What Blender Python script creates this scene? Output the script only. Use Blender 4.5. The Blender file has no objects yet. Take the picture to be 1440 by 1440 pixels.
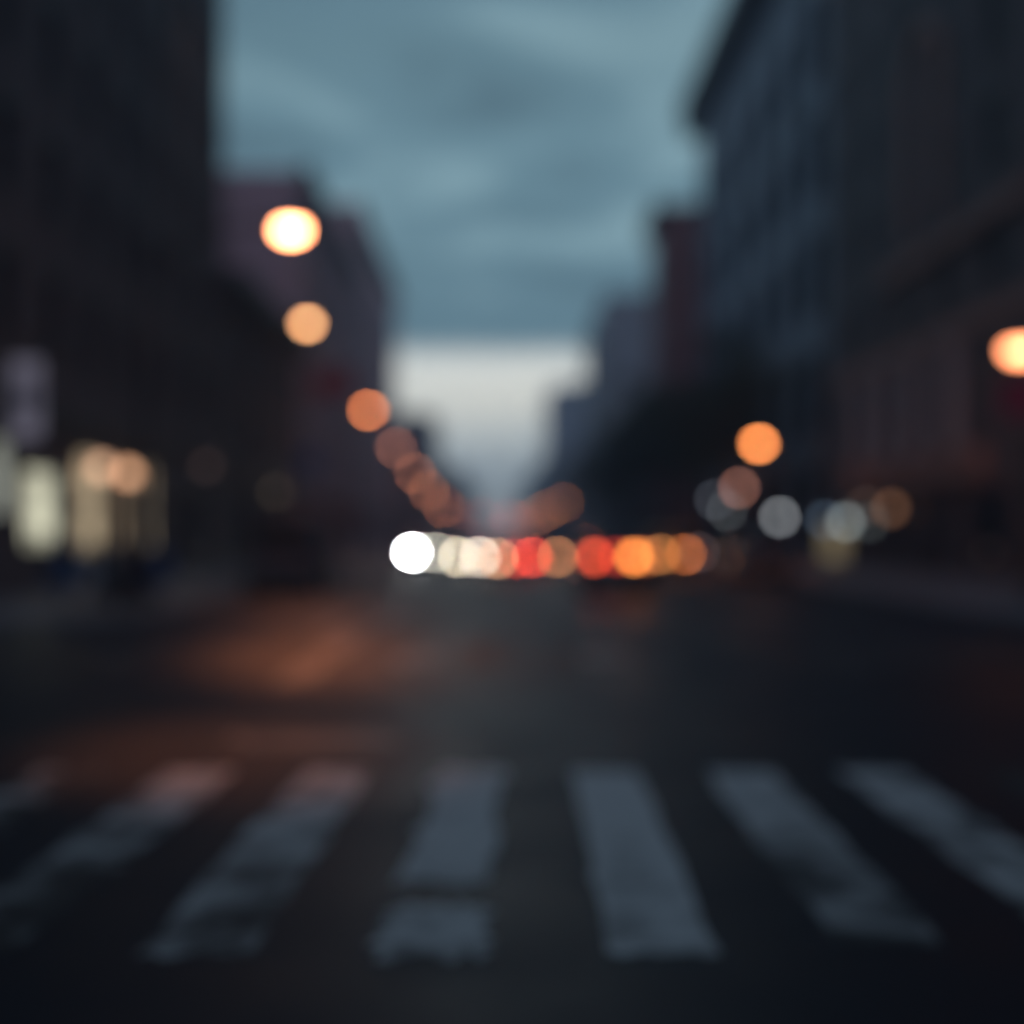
import bpy, bmesh, math, random
from mathutils import Vector, Matrix
R = math.radians
random.seed(11)
S = bpy.context.scene
col = S.collection
F, VX, VY, EYE = 1800.0, 700.0, 750.0, 1.75      # lens in photo pixels, vanishing point, eye height

# ------------------------------------------------------------------ helpers
class MB:
    def __init__(s): s.v, s.f = [], []
    def quad(s, *p):
        n = len(s.v); s.v += [tuple(q) for q in p]; s.f.append(tuple(range(n, n+len(p)))); return s
    def box(s, x0, x1, y0, y1, z0, z1):
        n = len(s.v)
        s.v += [(x0,y0,z0),(x1,y0,z0),(x1,y1,z0),(x0,y1,z0),(x0,y0,z1),(x1,y0,z1),(x1,y1,z1),(x0,y1,z1)]
        s.f += [(n+a,n+b,n+c,n+d) for a,b,c,d in ((0,3,2,1),(4,5,6,7),(0,1,5,4),(1,2,6,5),(2,3,7,6),(3,0,4,7))]
        return s
    def tube(s, pts, rad, seg=10, caps=True):
        pts = [Vector(p) for p in pts]; n0 = len(s.v)
        if not hasattr(rad, '__len__'): rad = [rad]*len(pts)
        up = Vector((0,0,1))
        for i, p in enumerate(pts):
            t = (pts[min(i+1,len(pts)-1)]-pts[max(i-1,0)]).normalized()
            a = t.cross(up if abs(t.z) < .95 else Vector((0,1,0))).normalized(); b = t.cross(a)
            for k in range(seg):
                an = 2*math.pi*k/seg
                s.v.append(tuple(p+(a*math.cos(an)+b*math.sin(an))*rad[i]))
        for i in range(len(pts)-1):
            for k in range(seg):
                a0 = n0+i*seg+k; b0 = n0+i*seg+(k+1)%seg
                s.f.append((a0,b0,b0+seg,a0+seg))
        if caps:
            s.f.append(tuple(n0+k for k in range(seg))[::-1])
            s.f.append(tuple(n0+(len(pts)-1)*seg+k for k in range(seg)))
        return s
    def lathe(s, prof, c=(0,0,0), seg=16, sx=1, sy=1):
        n0 = len(s.v)
        for r, z in prof:
            for k in range(seg):
                an = 2*math.pi*k/seg
                s.v.append((c[0]+r*sx*math.cos(an), c[1]+r*sy*math.sin(an), c[2]+z))
        for i in range(len(prof)-1):
            for k in range(seg):
                a0 = n0+i*seg+k; b0 = n0+i*seg+(k+1)%seg
                s.f.append((a0,b0,b0+seg,a0+seg))
        s.f.append(tuple(n0+k for k in range(seg))[::-1]); s.f.append(tuple(n0+(len(prof)-1)*seg+k for k in range(seg)))
        return s
    def ball(s, c, rx, ry, rz, seg=14, rings=8, z_from=-1.0):
        prof = []
        for i in range(rings+1):
            a = -math.pi/2+math.pi*i/rings
            if math.sin(a) > z_from+1e-6 or z_from <= -1: prof.append((max(math.cos(a),.002), math.sin(a)*rz))
        return s.lathe(prof, c, seg, rx, ry)
    def loft(s, rings):
        n0 = len(s.v); m = len(rings[0])
        for r in rings: s.v += [tuple(p) for p in r]
        for i in range(len(rings)-1):
            for k in range(m):
                a0 = n0+i*m+k; b0 = n0+i*m+(k+1)%m
                s.f.append((a0,b0,b0+m,a0+m))
        s.f.append(tuple(n0+k for k in range(m))[::-1]); s.f.append(tuple(n0+(len(rings)-1)*m+k for k in range(m)))
        return s
    def mesh(s, name, mat, smooth=False, bevel=0):
        me = bpy.data.meshes.new(name)
        me.from_pydata(s.v, [], s.f); me.update()
        bm = bmesh.new(); bm.from_mesh(me)
        bmesh.ops.recalc_face_normals(bm, faces=bm.faces)
        if bevel: bmesh.ops.bevel(bm, geom=list(bm.edges), offset=bevel, segments=2, affect='EDGES', clamp_overlap=True)
        bm.to_mesh(me); bm.free()
        if mat: me.materials.append(mat)
        if smooth:
            for p in me.polygons: p.use_smooth = True
        return me
    def obj(s, name, mat, parent=None, smooth=False, bevel=0, loc=None):
        return link(name, s.mesh(name, mat, smooth, bevel), parent, loc)

def link(name, me, parent=None, loc=None, rz=0):
    o = bpy.data.objects.new(name, me); col.objects.link(o)
    if parent: o.parent = parent
    if loc: o.location = loc
    if rz: o.rotation_euler = (0,0,rz)
    return o
def tag(o, label=None, cat=None, group=None, kind=None):
    if label: o['label'] = label
    if cat: o['category'] = cat
    if group: o['group'] = group
    if kind: o['kind'] = kind
    return o
def thing(name, label, cat, loc=(0,0,0), rz=0, group=None):
    return tag(link(name, None, None, loc, rz), label, cat, group)
def struct(o, label=None): return tag(o, label, None, None, 'structure')

# ------------------------------------------------------------------ materials
def newmat(name):
    m = bpy.data.materials.new(name); m.use_nodes = True
    return m, m.node_tree.nodes, m.node_tree.links, m.node_tree.nodes['Principled BSDF']
def mat(name, c, rough=.7, metal=0, var=.25, scale=3.0, bump=0, spec=.5):
    m, N, L, P = newmat(name)
    tc = N.new('ShaderNodeTexCoord'); nz = N.new('ShaderNodeTexNoise'); nz.inputs['Scale'].default_value = scale; nz.inputs['Detail'].default_value = 5
    L.new(tc.outputs['Object'], nz.inputs['Vector'])
    rp = N.new('ShaderNodeValToRGB')
    rp.color_ramp.elements[0].position = .3; rp.color_ramp.elements[1].position = .7
    rp.color_ramp.elements[0].color = (*[x*(1-var) for x in c],1); rp.color_ramp.elements[1].color = (*[min(x*(1+var),1) for x in c],1)
    L.new(nz.outputs['Fac'], rp.inputs['Fac']); L.new(rp.outputs['Color'], P.inputs['Base Color'])
    P.inputs['Roughness'].default_value = rough; P.inputs['Metallic'].default_value = metal
    P.inputs['Specular IOR Level'].default_value = spec
    if bump:
        b = N.new('ShaderNodeBump'); b.inputs['Strength'].default_value = bump; b.inputs['Distance'].default_value = .02
        L.new(nz.outputs['Fac'], b.inputs['Height']); L.new(b.outputs['Normal'], P.inputs['Normal'])
    return m
def brick(name, c, c2, rough=.85):
    m, N, L, P = newmat(name)
    tc = N.new('ShaderNodeTexCoord'); mp = N.new('ShaderNodeMapping'); mp.inputs['Rotation'].default_value = (R(90),0,R(90))
    # street-facing walls lie in the Y-Z plane
    sp = N.new('ShaderNodeSeparateXYZ'); cb = N.new('ShaderNodeCombineXYZ'); ad = N.new('ShaderNodeMath'); ad.operation='ADD'
    L.new(tc.outputs['Object'], sp.inputs[0]); L.new(sp.outputs['X'], ad.inputs[0]); L.new(sp.outputs['Y'], ad.inputs[1])
    L.new(ad.outputs[0], cb.inputs['X']); L.new(sp.outputs['Z'], cb.inputs['Y'])
    br = N.new('ShaderNodeTexBrick'); br.inputs['Scale'].default_value = 1; br.inputs['Brick Width'].default_value=.24; br.inputs['Row Height'].default_value=.08
    br.inputs['Mortar Size'].default_value=.008
    br.inputs['Color1'].default_value=(*c,1); br.inputs['Color2'].default_value=(*c2,1); br.inputs['Mortar'].default_value=(*[x*1.3+.02 for x in c],1)
    L.new(cb.outputs[0], br.inputs['Vector'])
    nz = N.new('ShaderNodeTexNoise'); nz.inputs['Scale'].default_value=.35; nz.inputs['Detail'].default_value=6; L.new(tc.outputs['Object'], nz.inputs['Vector'])
    mx = N.new('ShaderNodeMix'); mx.data_type='RGBA'; mx.blend_type='MULTIPLY'; mx.inputs['Factor'].default_value=.35
    L.new(br.outputs['Color'], mx.inputs[6]); L.new(nz.outputs['Fac'], mx.inputs[7]); L.new(mx.outputs[2], P.inputs['Base Color'])
    P.inputs['Roughness'].default_value = rough
    return m
def emit(name, c, strength=1.0, pattern=0):
    m, N, L, P = newmat(name)
    P.inputs['Base Color'].default_value = (.3,.3,.3,1); P.inputs['Roughness'].default_value=.3
    P.inputs['Emission Color'].default_value = (*c,1); P.inputs['Emission Strength'].default_value = strength
    if pattern:
        tc = N.new('ShaderNodeTexCoord'); nz = N.new('ShaderNodeTexNoise'); nz.inputs['Scale'].default_value = pattern; nz.inputs['Detail'].default_value=3
        L.new(tc.outputs['Object'], nz.inputs['Vector'])
        mr = N.new('ShaderNodeMapRange'); mr.inputs[1].default_value=.35; mr.inputs[2].default_value=.65; mr.inputs[3].default_value=.6*strength; mr.inputs[4].default_value=1.25*strength
        L.new(nz.outputs['Fac'], mr.inputs[0]); L.new(mr.outputs[0], P.inputs['Emission Strength'])
    return m

M = {}
M['brick_dark'] = brick('dark_brown_brick', (.155,.135,.135), (.12,.105,.105))
M['brick_red'] = brick('dull_red_brick', (.34,.16,.15), (.27,.13,.125))
M['brick_mauve'] = brick('pinkish_brick', (.74,.48,.50), (.64,.42,.44))
M['brick_soot'] = brick('sooty_brick', (.14,.115,.11), (.11,.09,.088))
M['stone'] = mat('grey_limestone', (.50,.50,.52), .8, 0, .2, 1.2, .2)
M['stone_blue'] = mat('blue_grey_limestone', (.28,.34,.385), .8, 0, .3, .8, .2, .2)
M['stone_brown'] = mat('brownstone_trim', (.36,.22,.18), .8, 0, .2, 2)
M['concrete'] = mat('grey_concrete', (.26,.27,.28), .8, 0, .2, 1)
M['cornice'] = mat('dark_painted_cornice', (.05,.05,.052), .6, 0, .2, 3)
M['frame'] = mat('dark_window_frame', (.045,.045,.05), .5, 0, .1, 5)
M['frame_pale'] = mat('pale_window_frame', (.42,.44,.46), .5, 0, .1, 5)
M['glass'] = mat('dark_window_glass', (.012,.014,.016), .06, 0, .2, .4)
M['glass_blind'] = mat('dark_screened_glass', (.010,.012,.015), .9, 0, .2, .4, 0, .0)
M['glass_dusty'] = mat('dusty_window_glass', (.012,.014,.017), .5, 0, .2, .4, 0, .15)
M['metal_dark'] = mat('dark_painted_metal', (.035,.037,.04), .45, .3, .2, 6)
M['metal_grey'] = mat('galvanised_steel', (.25,.26,.27), .45, .8, .15, 8)
M['tyre'] = mat('black_rubber', (.015,.015,.015), .8, 0, .2, 10)
M['rim'] = mat('wheel_alloy', (.4,.4,.42), .35, .9, .1, 8)
M['chrome'] = mat('bright_trim', (.5,.5,.5), .2, 1, .05, 8)
M['bark'] = mat('rough_bark', (.075,.062,.05), .9, 0, .4, 9, .6)
M['banner'] = emit('banner_added_glow', (.095,.087,.115), 1, 1.5)  # glow added to brighten a plain pale banner
M['banner_dark'] = mat('grey_banner_panel', (.32,.27,.32), .8, 0, .15, 2)
M['red_sign'] = mat('deep_red_panel', (.42,.03,.06), .5, 0, .15, 3)
M['red_cloth'] = mat('faded_red_awning', (.30,.05,.045), .8, 0, .2, 3)
M['blue_sign'] = mat('blue_enamel_plate', (.015,.13,.34), .4, 0, .1, 3)
M['blue_box'] = mat('blue_painted_metal', (.06,.13,.26), .45, 0, .15, 6)
M['red_box'] = mat('red_painted_metal', (.28,.06,.06), .45, 0, .15, 6)
M['white_box'] = mat('white_painted_metal', (.5,.5,.52), .45, 0, .15, 6)
M['lens_off'] = mat('unlit_lamp_lens', (.10,.10,.11), .5, 0, .1, 8)
M['plate'] = mat('number_plate', (.6,.6,.55), .5, 0, .05, 6)

def leaf_mat():
    m, N, L, P = newmat('dark_green_leaves')
    oi = N.new('ShaderNodeNewGeometry'); rp = N.new('ShaderNodeValToRGB')
    rp.color_ramp.elements[0].color=(.06,.07,.048,1); rp.color_ramp.elements[1].color=(.13,.145,.09,1)
    L.new(oi.outputs['Random Per Island'], rp.inputs['Fac']); L.new(rp.outputs['Color'], P.inputs['Base Color'])
    P.inputs['Roughness'].default_value=.6
    return m
M['leaf'] = leaf_mat()

def asphalt():
    m, N, L, P = newmat('worn_damp_asphalt')
    tc = N.new('ShaderNodeTexCoord')
    n1 = N.new('ShaderNodeTexNoise'); n1.inputs['Scale'].default_value=.35; n1.inputs['Detail'].default_value=6
    mp = N.new('ShaderNodeMapping'); mp.inputs['Scale'].default_value=(1.0,.12,1)      # wheel-track wear runs along the street
    L.new(tc.outputs['Object'], mp.inputs['Vector']); L.new(mp.outputs[0], n1.inputs['Vector'])
    n2 = N.new('ShaderNodeTexNoise'); n2.inputs['Scale'].default_value=60; n2.inputs['Detail'].default_value=3; L.new(tc.outputs['Object'], n2.inputs['Vector'])
    n3 = N.new('ShaderNodeTexNoise'); n3.inputs['Scale'].default_value=.9; n3.inputs['Detail'].default_value=4; L.new(tc.outputs['Object'], n3.inputs['Vector'])
    rp = N.new('ShaderNodeValToRGB'); rp.color_ramp.elements[0].position=.3; rp.color_ramp.elements[1].position=.7
    rp.color_ramp.elements[0].color=(.011,.0150,.023,1); rp.color_ramp.elements[1].color=(.024,.031,.044,1)
    mx = N.new('ShaderNodeMath'); mx.operation='MULTIPLY_ADD'; mx.inputs[1].default_value=.6; L.new(n1.outputs['Fac'], mx.inputs[0])
    sc = N.new('ShaderNodeMath'); sc.operation='MULTIPLY'; sc.inputs[1].default_value=.4; L.new(n3.outputs['Fac'], sc.inputs[0]); L.new(sc.outputs[0], mx.inputs[2])
    L.new(mx.outputs[0], rp.inputs['Fac']); L.new(rp.outputs['Color'], P.inputs['Base Color'])
    P.inputs['Specular IOR Level'].default_value = .13
    mr = N.new('ShaderNodeMapRange'); mr.inputs[1].default_value=.35; mr.inputs[2].default_value=.65; mr.inputs[3].default_value=.40; mr.inputs[4].default_value=.60
    L.new(mx.outputs[0], mr.inputs[0]); L.new(mr.outputs[0], P.inputs['Roughness'])
    b = N.new('ShaderNodeBump'); b.inputs['Strength'].default_value=.35; b.inputs['Distance'].default_value=.01
    L.new(n2.outputs['Fac'], b.inputs['Height']); L.new(b.outputs['Normal'], P.inputs['Normal'])
    return m
M['asphalt'] = asphalt()
def paving():
    m, N, L, P = newmat('concrete_paving_flags')
    tc = N.new('ShaderNodeTexCoord'); br = N.new('ShaderNodeTexBrick'); br.offset=0
    br.inputs['Scale'].default_value=1; br.inputs['Brick Width'].default_value=1.5; br.inputs['Row Height'].default_value=1.5; br.inputs['Mortar Size'].default_value=.015
    br.inputs['Color1'].default_value=(.32,.32,.33,1); br.inputs['Color2'].default_value=(.26,.26,.275,1); br.inputs['Mortar'].default_value=(.06,.06,.06,1)
    L.new(tc.outputs['Object'], br.inputs['Vector'])
    nz = N.new('ShaderNodeTexNoise'); nz.inputs['Scale'].default_value=1.3; nz.inputs['Detail'].default_value=6; L.new(tc.outputs['Object'], nz.inputs['Vector'])
    mx = N.new('ShaderNodeMix'); mx.data_type='RGBA'; mx.blend_type='MULTIPLY'; mx.inputs['Factor'].default_value=.6
    L.new(br.outputs['Color'], mx.inputs[6]); L.new(nz.outputs['Color'], mx.inputs[7]); L.new(mx.outputs[2], P.inputs['Base Color'])
    P.inputs['Roughness'].default_value=.6
    return m
M['paving'] = paving()
M['kerb'] = mat('granite_kerb', (.22,.22,.22), .7, 0, .25, 4)
M['patch'] = mat('smooth_asphalt_light_patch', (.085,.08,.08), .42, 0, .3, 4, .1, .25)
M['ground'] = mat('bare_ground', (.06,.06,.058), .9, 0, .3, .3)
def paint(name, wear, scale=1.6, near_dim=0, soft=.06, y0=5.2, y1=9.4):
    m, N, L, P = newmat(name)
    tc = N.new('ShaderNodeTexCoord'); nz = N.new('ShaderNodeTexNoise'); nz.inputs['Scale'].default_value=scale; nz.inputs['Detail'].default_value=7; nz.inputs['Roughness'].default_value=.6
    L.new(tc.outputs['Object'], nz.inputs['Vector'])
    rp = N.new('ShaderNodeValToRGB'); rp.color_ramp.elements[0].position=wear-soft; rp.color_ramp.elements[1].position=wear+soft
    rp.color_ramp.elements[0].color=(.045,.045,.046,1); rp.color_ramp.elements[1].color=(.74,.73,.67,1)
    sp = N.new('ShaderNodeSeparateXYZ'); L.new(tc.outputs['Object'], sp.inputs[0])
    mr = N.new('ShaderNodeMapRange'); mr.inputs[1].default_value=y0; mr.inputs[2].default_value=y1; mr.inputs[3].default_value=-near_dim; mr.inputs[4].default_value=near_dim*.4; L.new(sp.outputs['Y'], mr.inputs[0])  # near end darkened: falling light painted in along with real wear
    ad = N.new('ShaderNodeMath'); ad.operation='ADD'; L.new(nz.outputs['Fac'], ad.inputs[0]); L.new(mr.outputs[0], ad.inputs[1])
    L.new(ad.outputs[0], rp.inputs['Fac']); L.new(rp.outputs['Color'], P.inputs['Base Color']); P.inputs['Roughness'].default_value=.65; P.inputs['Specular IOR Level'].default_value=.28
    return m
M['paint'] = paint('white_road_paint', .23, 2.2, .20, .16)
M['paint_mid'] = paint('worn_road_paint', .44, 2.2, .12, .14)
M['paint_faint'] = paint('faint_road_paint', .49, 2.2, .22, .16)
M['paint_near_shaded'] = paint('worn_shaded_road_paint', .40, 2.2, .28, .2)
M['paint_worn'] = paint('badly_worn_road_paint', .55)
M['paint_gone'] = paint('almost_erased_road_paint', .66, 1.1)

# ------------------------------------------------------------------ ground, road, pavements
struct(MB().quad((-880,-880,0),(880,-880,0),(880,880,0),(-880,880,0)).obj('ground', M['ground']))
LK, RK = -7.2, 10.5                         # kerb lines
Y0, Y1 = 4.0, 24.0                          # edges of the crossing street
rd = MB()
rd.quad((LK,-60,.004),(RK,-60,.004),(RK,870,.004),(LK,870,.004))
rd.quad((-400,Y0,.004),(LK,Y0,.004),(LK,Y1,.004),(-400,Y1,.004)); rd.quad((RK,Y0,.004),(400,Y0,.004),(400,Y1,.004),(RK,Y1,.004))
struct(rd.obj('road', M['asphalt']))
def pavement(name, kx, sgn, ya, yb, xo, corner_at):
    rad = 3.2; pts = []
    cy = ya+rad if corner_at == 'near' else yb-rad
    for i in range(9):
        a = (math.pi/2)*i/8
        x = kx+sgn*(rad-rad*math.cos(a)); y = cy-rad*math.sin(a) if corner_at == 'near' else cy+rad*math.sin(a)
        pts.append((x, y))
    far = yb if corner_at == 'near' else ya
    poly = [(kx,far)]+pts+[(xo, pts[-1][1]),(xo,far)]
    def inset(p):                            # inner edge of the kerb
        x, y = p; return (x, y)
    z = .14; mb = MB(); n = len(poly)
    mb.quad(*[(x,y,z) for x,y in poly])
    for i in range(n):
        a, b = poly[i], poly[(i+1)%n]; mb.quad((*a,0),(*b,0),(*b,z),(*a,z))
    struct(mb.obj(name, M['paving']))
    # kerb: a granite strip just outside the slab edge
    line = [(kx,far)]+pts+[(xo,pts[-1][1])]; kb = MB()
    def off(i, d):
        a = Vector(line[max(i-1,0)]); b = Vector(line[min(i+1,len(line)-1)]); t = (b-a).normalized()
        nrm = Vector((-t.y, t.x)); c = Vector(line[i])
        cen = Vector((kx+sgn*10, cy+(10 if corner_at=='near' else -10)))
        if (cen-c).dot(nrm) > 0: nrm = -nrm
        return c+nrm*d
    for i in range(len(line)-1):
        a, b = off(i,.003), off(i+1,.003); c, d = off(i+1,.16), off(i,.16)
        kb.quad((*a,.152),(*b,.152),(*c,.15),(*d,.15)); kb.quad((*d,.15),(*c,.15),(*c,.0045),(*d,.0045)); kb.quad((*a,.152),(*b,.152),(*b,.0045),(*a,.0045))
    struct(kb.obj('kerb', M['kerb']))
pavement('pavement', LK, -1, Y1, 860, -60, 'near')
pavement('pavement', RK, 1, Y1, 860, 60, 'near')
pavement('pavement', LK, -1, -60, Y0, -60, 'far')
pavement('pavement', RK, 1, -60, Y0, 60, 'far')

# crosswalk: stripes run a touch off the street axis
SP, SW = .978, .47
def stripe(x0, w, ya, yb, material, label, ragged=.02, rot=-1.27):
    mb = MB(); n = 14; Lf, Rt = [], []
    for i in range(n+1):
        y = ya+(yb-ya)*i/n
        e = 0
        Lf.append((x0-w/2+random.uniform(-ragged,ragged), y+e)); Rt.append((x0+w/2+random.uniform(-ragged,ragged), y+e+random.uniform(-.03,.03)))
    t = math.tan(R(-rot)); m_ = 9                     # ragged ends
    ends = []
    for base, sg in ((0,-1),(n,1)):
        a, b = Lf[base], Rt[base]; row = [(a[0]+(b[0]-a[0])*q/m_, a[1]+sg*random.uniform(-.03, ragged*3)) for q in range(m_+1)]
        ends.append((a,b,row))
    for (a,b,row) in ends:
        for q in range(m_):
            p0=(a[0]+(b[0]-a[0])*q/m_, a[1]+(b[1]-a[1])*q/m_); p1=(a[0]+(b[0]-a[0])*(q+1)/m_, a[1]+(b[1]-a[1])*(q+1)/m_)
            ok = lambda p, r_: (r_[0], max(r_[1],p[1]) if a[1] > (ya+yb)/2 else min(r_[1],p[1]))
            r0, r1 = ok(p0,row[q]), ok(p1,row[q+1])
            mb.quad(*[(x+y*t, y, .008) for x,y in (p0,p1,r1,r0)])
    for i in range(n):
        q = [Lf[i],Rt[i],Rt[i+1],Lf[i+1]]
        mb.quad(*[(x+(y)*t-.02*0, y, .008) for x,y in q])
    return struct(mb.obj('crosswalk_stripe', material), label)
D0, D1 = 5.33, 9.38
sx0 = -0.405                                   # of the stripe left of the middle, at y=0
names = {-3:'faint far left crosswalk stripe running out of the frame', -2:'worn crosswalk stripe with its lower half rubbed away', -1:'patchy crosswalk stripe tinted by orange light',
         1:'cleanest crosswalk stripe, right of the broken one', 2:'grey crosswalk stripe worn and painted darker towards its near end', 3:'dim crosswalk stripe slanting out at the right edge', 4:'nearly gone crosswalk stripe at the far right'}
for k in range(-5, 6):
    x = sx0+k*SP
    if k == 0:
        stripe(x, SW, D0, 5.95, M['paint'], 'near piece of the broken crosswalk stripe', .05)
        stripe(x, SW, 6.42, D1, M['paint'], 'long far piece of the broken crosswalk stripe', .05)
        continue
    mt = M['paint'] if k == 1 else M['paint_faint'] if k == -2 else M['paint_near_shaded'] if k == 2 else M['paint_mid'] if k in (-1,3) else M['paint_worn'] if k == -3 else M['paint_gone']
    ya, yb = D0, D1
    
    if k in (2,): ya = 5.45
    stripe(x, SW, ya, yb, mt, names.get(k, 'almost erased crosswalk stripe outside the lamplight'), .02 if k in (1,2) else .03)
# worn stop bar beyond it and the far crosswalk
struct(MB().quad((-2.3,10.35,.008),(-.95,10.4,.008),(-.95,11.1,.008),(-2.3,11.05,.008)).obj('stop_line', M['paint_worn']), 'worn remnant of a stop bar lit orange before the crosswalk')
for k in range(-6, 10):
    stripe(-.2+k*1.25, .5, 16.8, 20.4, M['paint_gone'], 'worn stripe of the far crosswalk across the junction', .05, 0)
def patch(px, py, w, l):
    D = EYE*F/(py-VY); X = (px-VX)*D/F
    n = 10; mb = MB(); mb.quad(*[(X+w/2*max(-1,min(1,1.3*math.cos(2*math.pi*k/n+.2)))+random.uniform(-.05,.05), D+l/2*max(-1,min(1,1.3*math.sin(2*math.pi*k/n+.2)))+random.uniform(-.05,.05), .0125) for k in range(n)])
    struct(mb.obj('asphalt_light_patch', M['patch']), 'smooth patch of asphalt with lamp light painted into its pale colour')
patch(448,1044,1.35,.75); patch(582,926,.75,1.2); patch(850,926,.7,1.4); patch(1070,862,1.3,3.0); patch(428,945,.45,3.0); patch(492,898,.5,6.0); patch(545,868,.45,7.0); patch(470,880,.4,4.0)  # the narrow strips are added to paint streaks into the light pool
for y in range(30, 400, 9):
    struct(MB().quad((.35,y,.008),(.47,y,.008),(.47,y+8.96,.008),(.35,y+8.96,.008)).obj('centre_line', M['paint_worn']), 'worn centre line dividing the two directions') if y < 200 else None

# ------------------------------------------------------------------ buildings
wcache = {}
def window_meshes(w, h, fm, panem, arched=False):
    k = (round(w,2), round(h,2), fm.name, panem.name)
    if k in wcache: return wcache[k]
    # local: opening spans y -w/2..w/2, z 0..h, looks along +X, glass at x=-.2
    f = MB(); t = .07
    f.box(-.24,-.14,-w/2,-w/2+t,0,h).box(-.24,-.14,w/2-t,w/2,0,h).box(-.24,-.14,-w/2+t,w/2-t,h-t,h).box(-.24,-.14,-w/2+t,w/2-t,0,t)
    f.box(-.23,-.15,-w/2+t,w/2-t,h*.5-.03,h*.5+.03)
    f.box(-.14,.09,-w/2-.08,w/2+.08,-.12,-.003)             # sill
    f.box(-.003+.006,.05,-w/2-.08,w/2+.08,h+.004,h+.22)         # lintel
    p = MB(); p.quad((-.19,-w/2+t,t),(-.19,w/2-t,t),(-.19,w/2-t,h-t),(-.19,-w/2+t,h-t))
    wcache[k] = (f.mesh('window', fm), p.mesh('pane', panem)); return wcache[k]

def building(name, label, side, xf, ya, yb, height, wallm, storey=3.5, bay=3.2, win=(1.3,1.9), base=4.6, depth=24, fm=None,
             glass=None, custom=(), skip_base=False, cornice=True, trimm=None, group='buildings lining the street', cornice_h=1.0, cornice_d=.9, first_row=0, lower_material=None):
    fm = fm or M['frame']; glass = glass or M['glass']; trimm = trimm or wallm
    n = 1 if side == 'L' else -1
    root = thing(name, label, 'building', (xf, (ya+yb)/2, .14), 0, group)
    cy = (ya+yb)/2
    H = height-.14
    P = lambda u, z, d: (n*d, u-cy, z)
    ops = [tuple(c) for c in custom]
    Lb = yb-ya; nb = max(1, int(Lb/bay)); bw = Lb/nb
    rows = max(1, int((H-base-1.2)/storey))
    wins = []
    for i in range(nb):
        u = ya+bw*(i+.5)
        for r in range(first_row, rows):
            z = base+.9+r*storey
            wins.append((u, z)); ops.append((u-win[0]/2, u+win[0]/2, z, z+win[1]))
        if not skip_base: ops.append((u-bw*.38, u+bw*.38, .5, base-1.2))
    us = sorted({ya, yb} | {round(o[0],4) for o in ops} | {round(o[1],4) for o in ops})
    zs = sorted({0, H} | {round(o[2],4) for o in ops} | {round(o[3],4) for o in ops})
    w = MB()
    for a, b in zip(us, us[1:]):
        for c, d in zip(zs, zs[1:]):
            um, zm = (a+b)/2, (c+d)/2
            if any(o[0]<um<o[1] and o[2]<zm<o[3] for o in ops): continue
            w.quad(P(a,c,0),P(b,c,0),P(b,d,0),P(a,d,0))
    for o in ops:
        a,b,c,d = o; q = -.3
        w.quad(P(a,c,0),P(a,d,0),P(a,d,q),P(a,c,q)); w.quad(P(b,c,0),P(b,d,0),P(b,d,q),P(b,c,q))
        w.quad(P(a,d,0),P(b,d,0),P(b,d,q),P(a,d,q)); w.quad(P(a,c,0),P(b,c,0),P(b,c,q),P(a,c,q))
    e = -depth
    w.quad(P(ya,0,0),P(ya,0,e),P(ya,H,e),P(ya,H,0)); w.quad(P(yb,0,0),P(yb,0,e),P(yb,H,e),P(yb,H,0))
    w.quad(P(ya,0,e),P(yb,0,e),P(yb,H,e),P(ya,H,e))
    w.obj('wall', wallm, root)
    rf = MB(); rf.quad(P(ya,H-.01,-.01),P(yb,H-.01,-.01),P(yb,H-.01,e),P(ya,H-.01,e))
    def pb(mb, u0,u1,z0,z1,d0,d1):
        xs = sorted((n*d0, n*d1)); mb.box(xs[0],xs[1],u0-cy,u1-cy,z0,z1)
    pb(rf, ya+Lb*.3, ya+Lb*.3+min(5,Lb*.4), H-.008, H+2.2, -8, -13)
    rf.obj('roof', M['concrete'], root)
    if cornice:
        cn = MB()
        pb(cn, ya-.1, yb+.1, H-cornice_h*.55, H+.25, .004, cornice_d)
        pb(cn, ya-.05, yb+.05, H-cornice_h, H-cornice_h*.55-.003, .004, cornice_d*.45)
        k = 0; u = ya+.5
        while u < yb-.5:
            pb(cn, u, u+.28, H-cornice_h*1.25, H-cornice_h*.55-.004, cornice_d*.45+.004, cornice_d*.85); u += 1.4
        cn.obj('cornice', M['cornice'], root)
    bc = MB(); pb(bc, ya+.02, yb-.02, base-.55, base+.1, .004, .16)
    bc.obj('belt_course', trimm, root)
    bc = MB(); pb(bc, ya+.02, yb-.02, base+.9+max(0,rows-1)*storey-.75, base+.9+max(0,rows-1)*storey-.45, .004, .12)
    bc.obj('belt_course', trimm, root)
    fmesh, pmesh = window_meshes(win[0], win[1], fm, glass)
    for u, z in wins:
        o = link('window', fmesh, root, P(u, z, 0), 0 if side == 'L' else math.pi)
        link('pane', pmesh, o)
    if not skip_base:
        sm, sp = window_meshes(bw*.76, base-1.7, fm, glass)
        for i in range(nb):
            o = link('shop_window', sm, root, P(ya+bw*(i+.5), .5, 0), 0 if side == 'L' else math.pi); link('pane', sp, o)
    root['P'] = 0
    return root, P, pb, H

FL = -12.0
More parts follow.
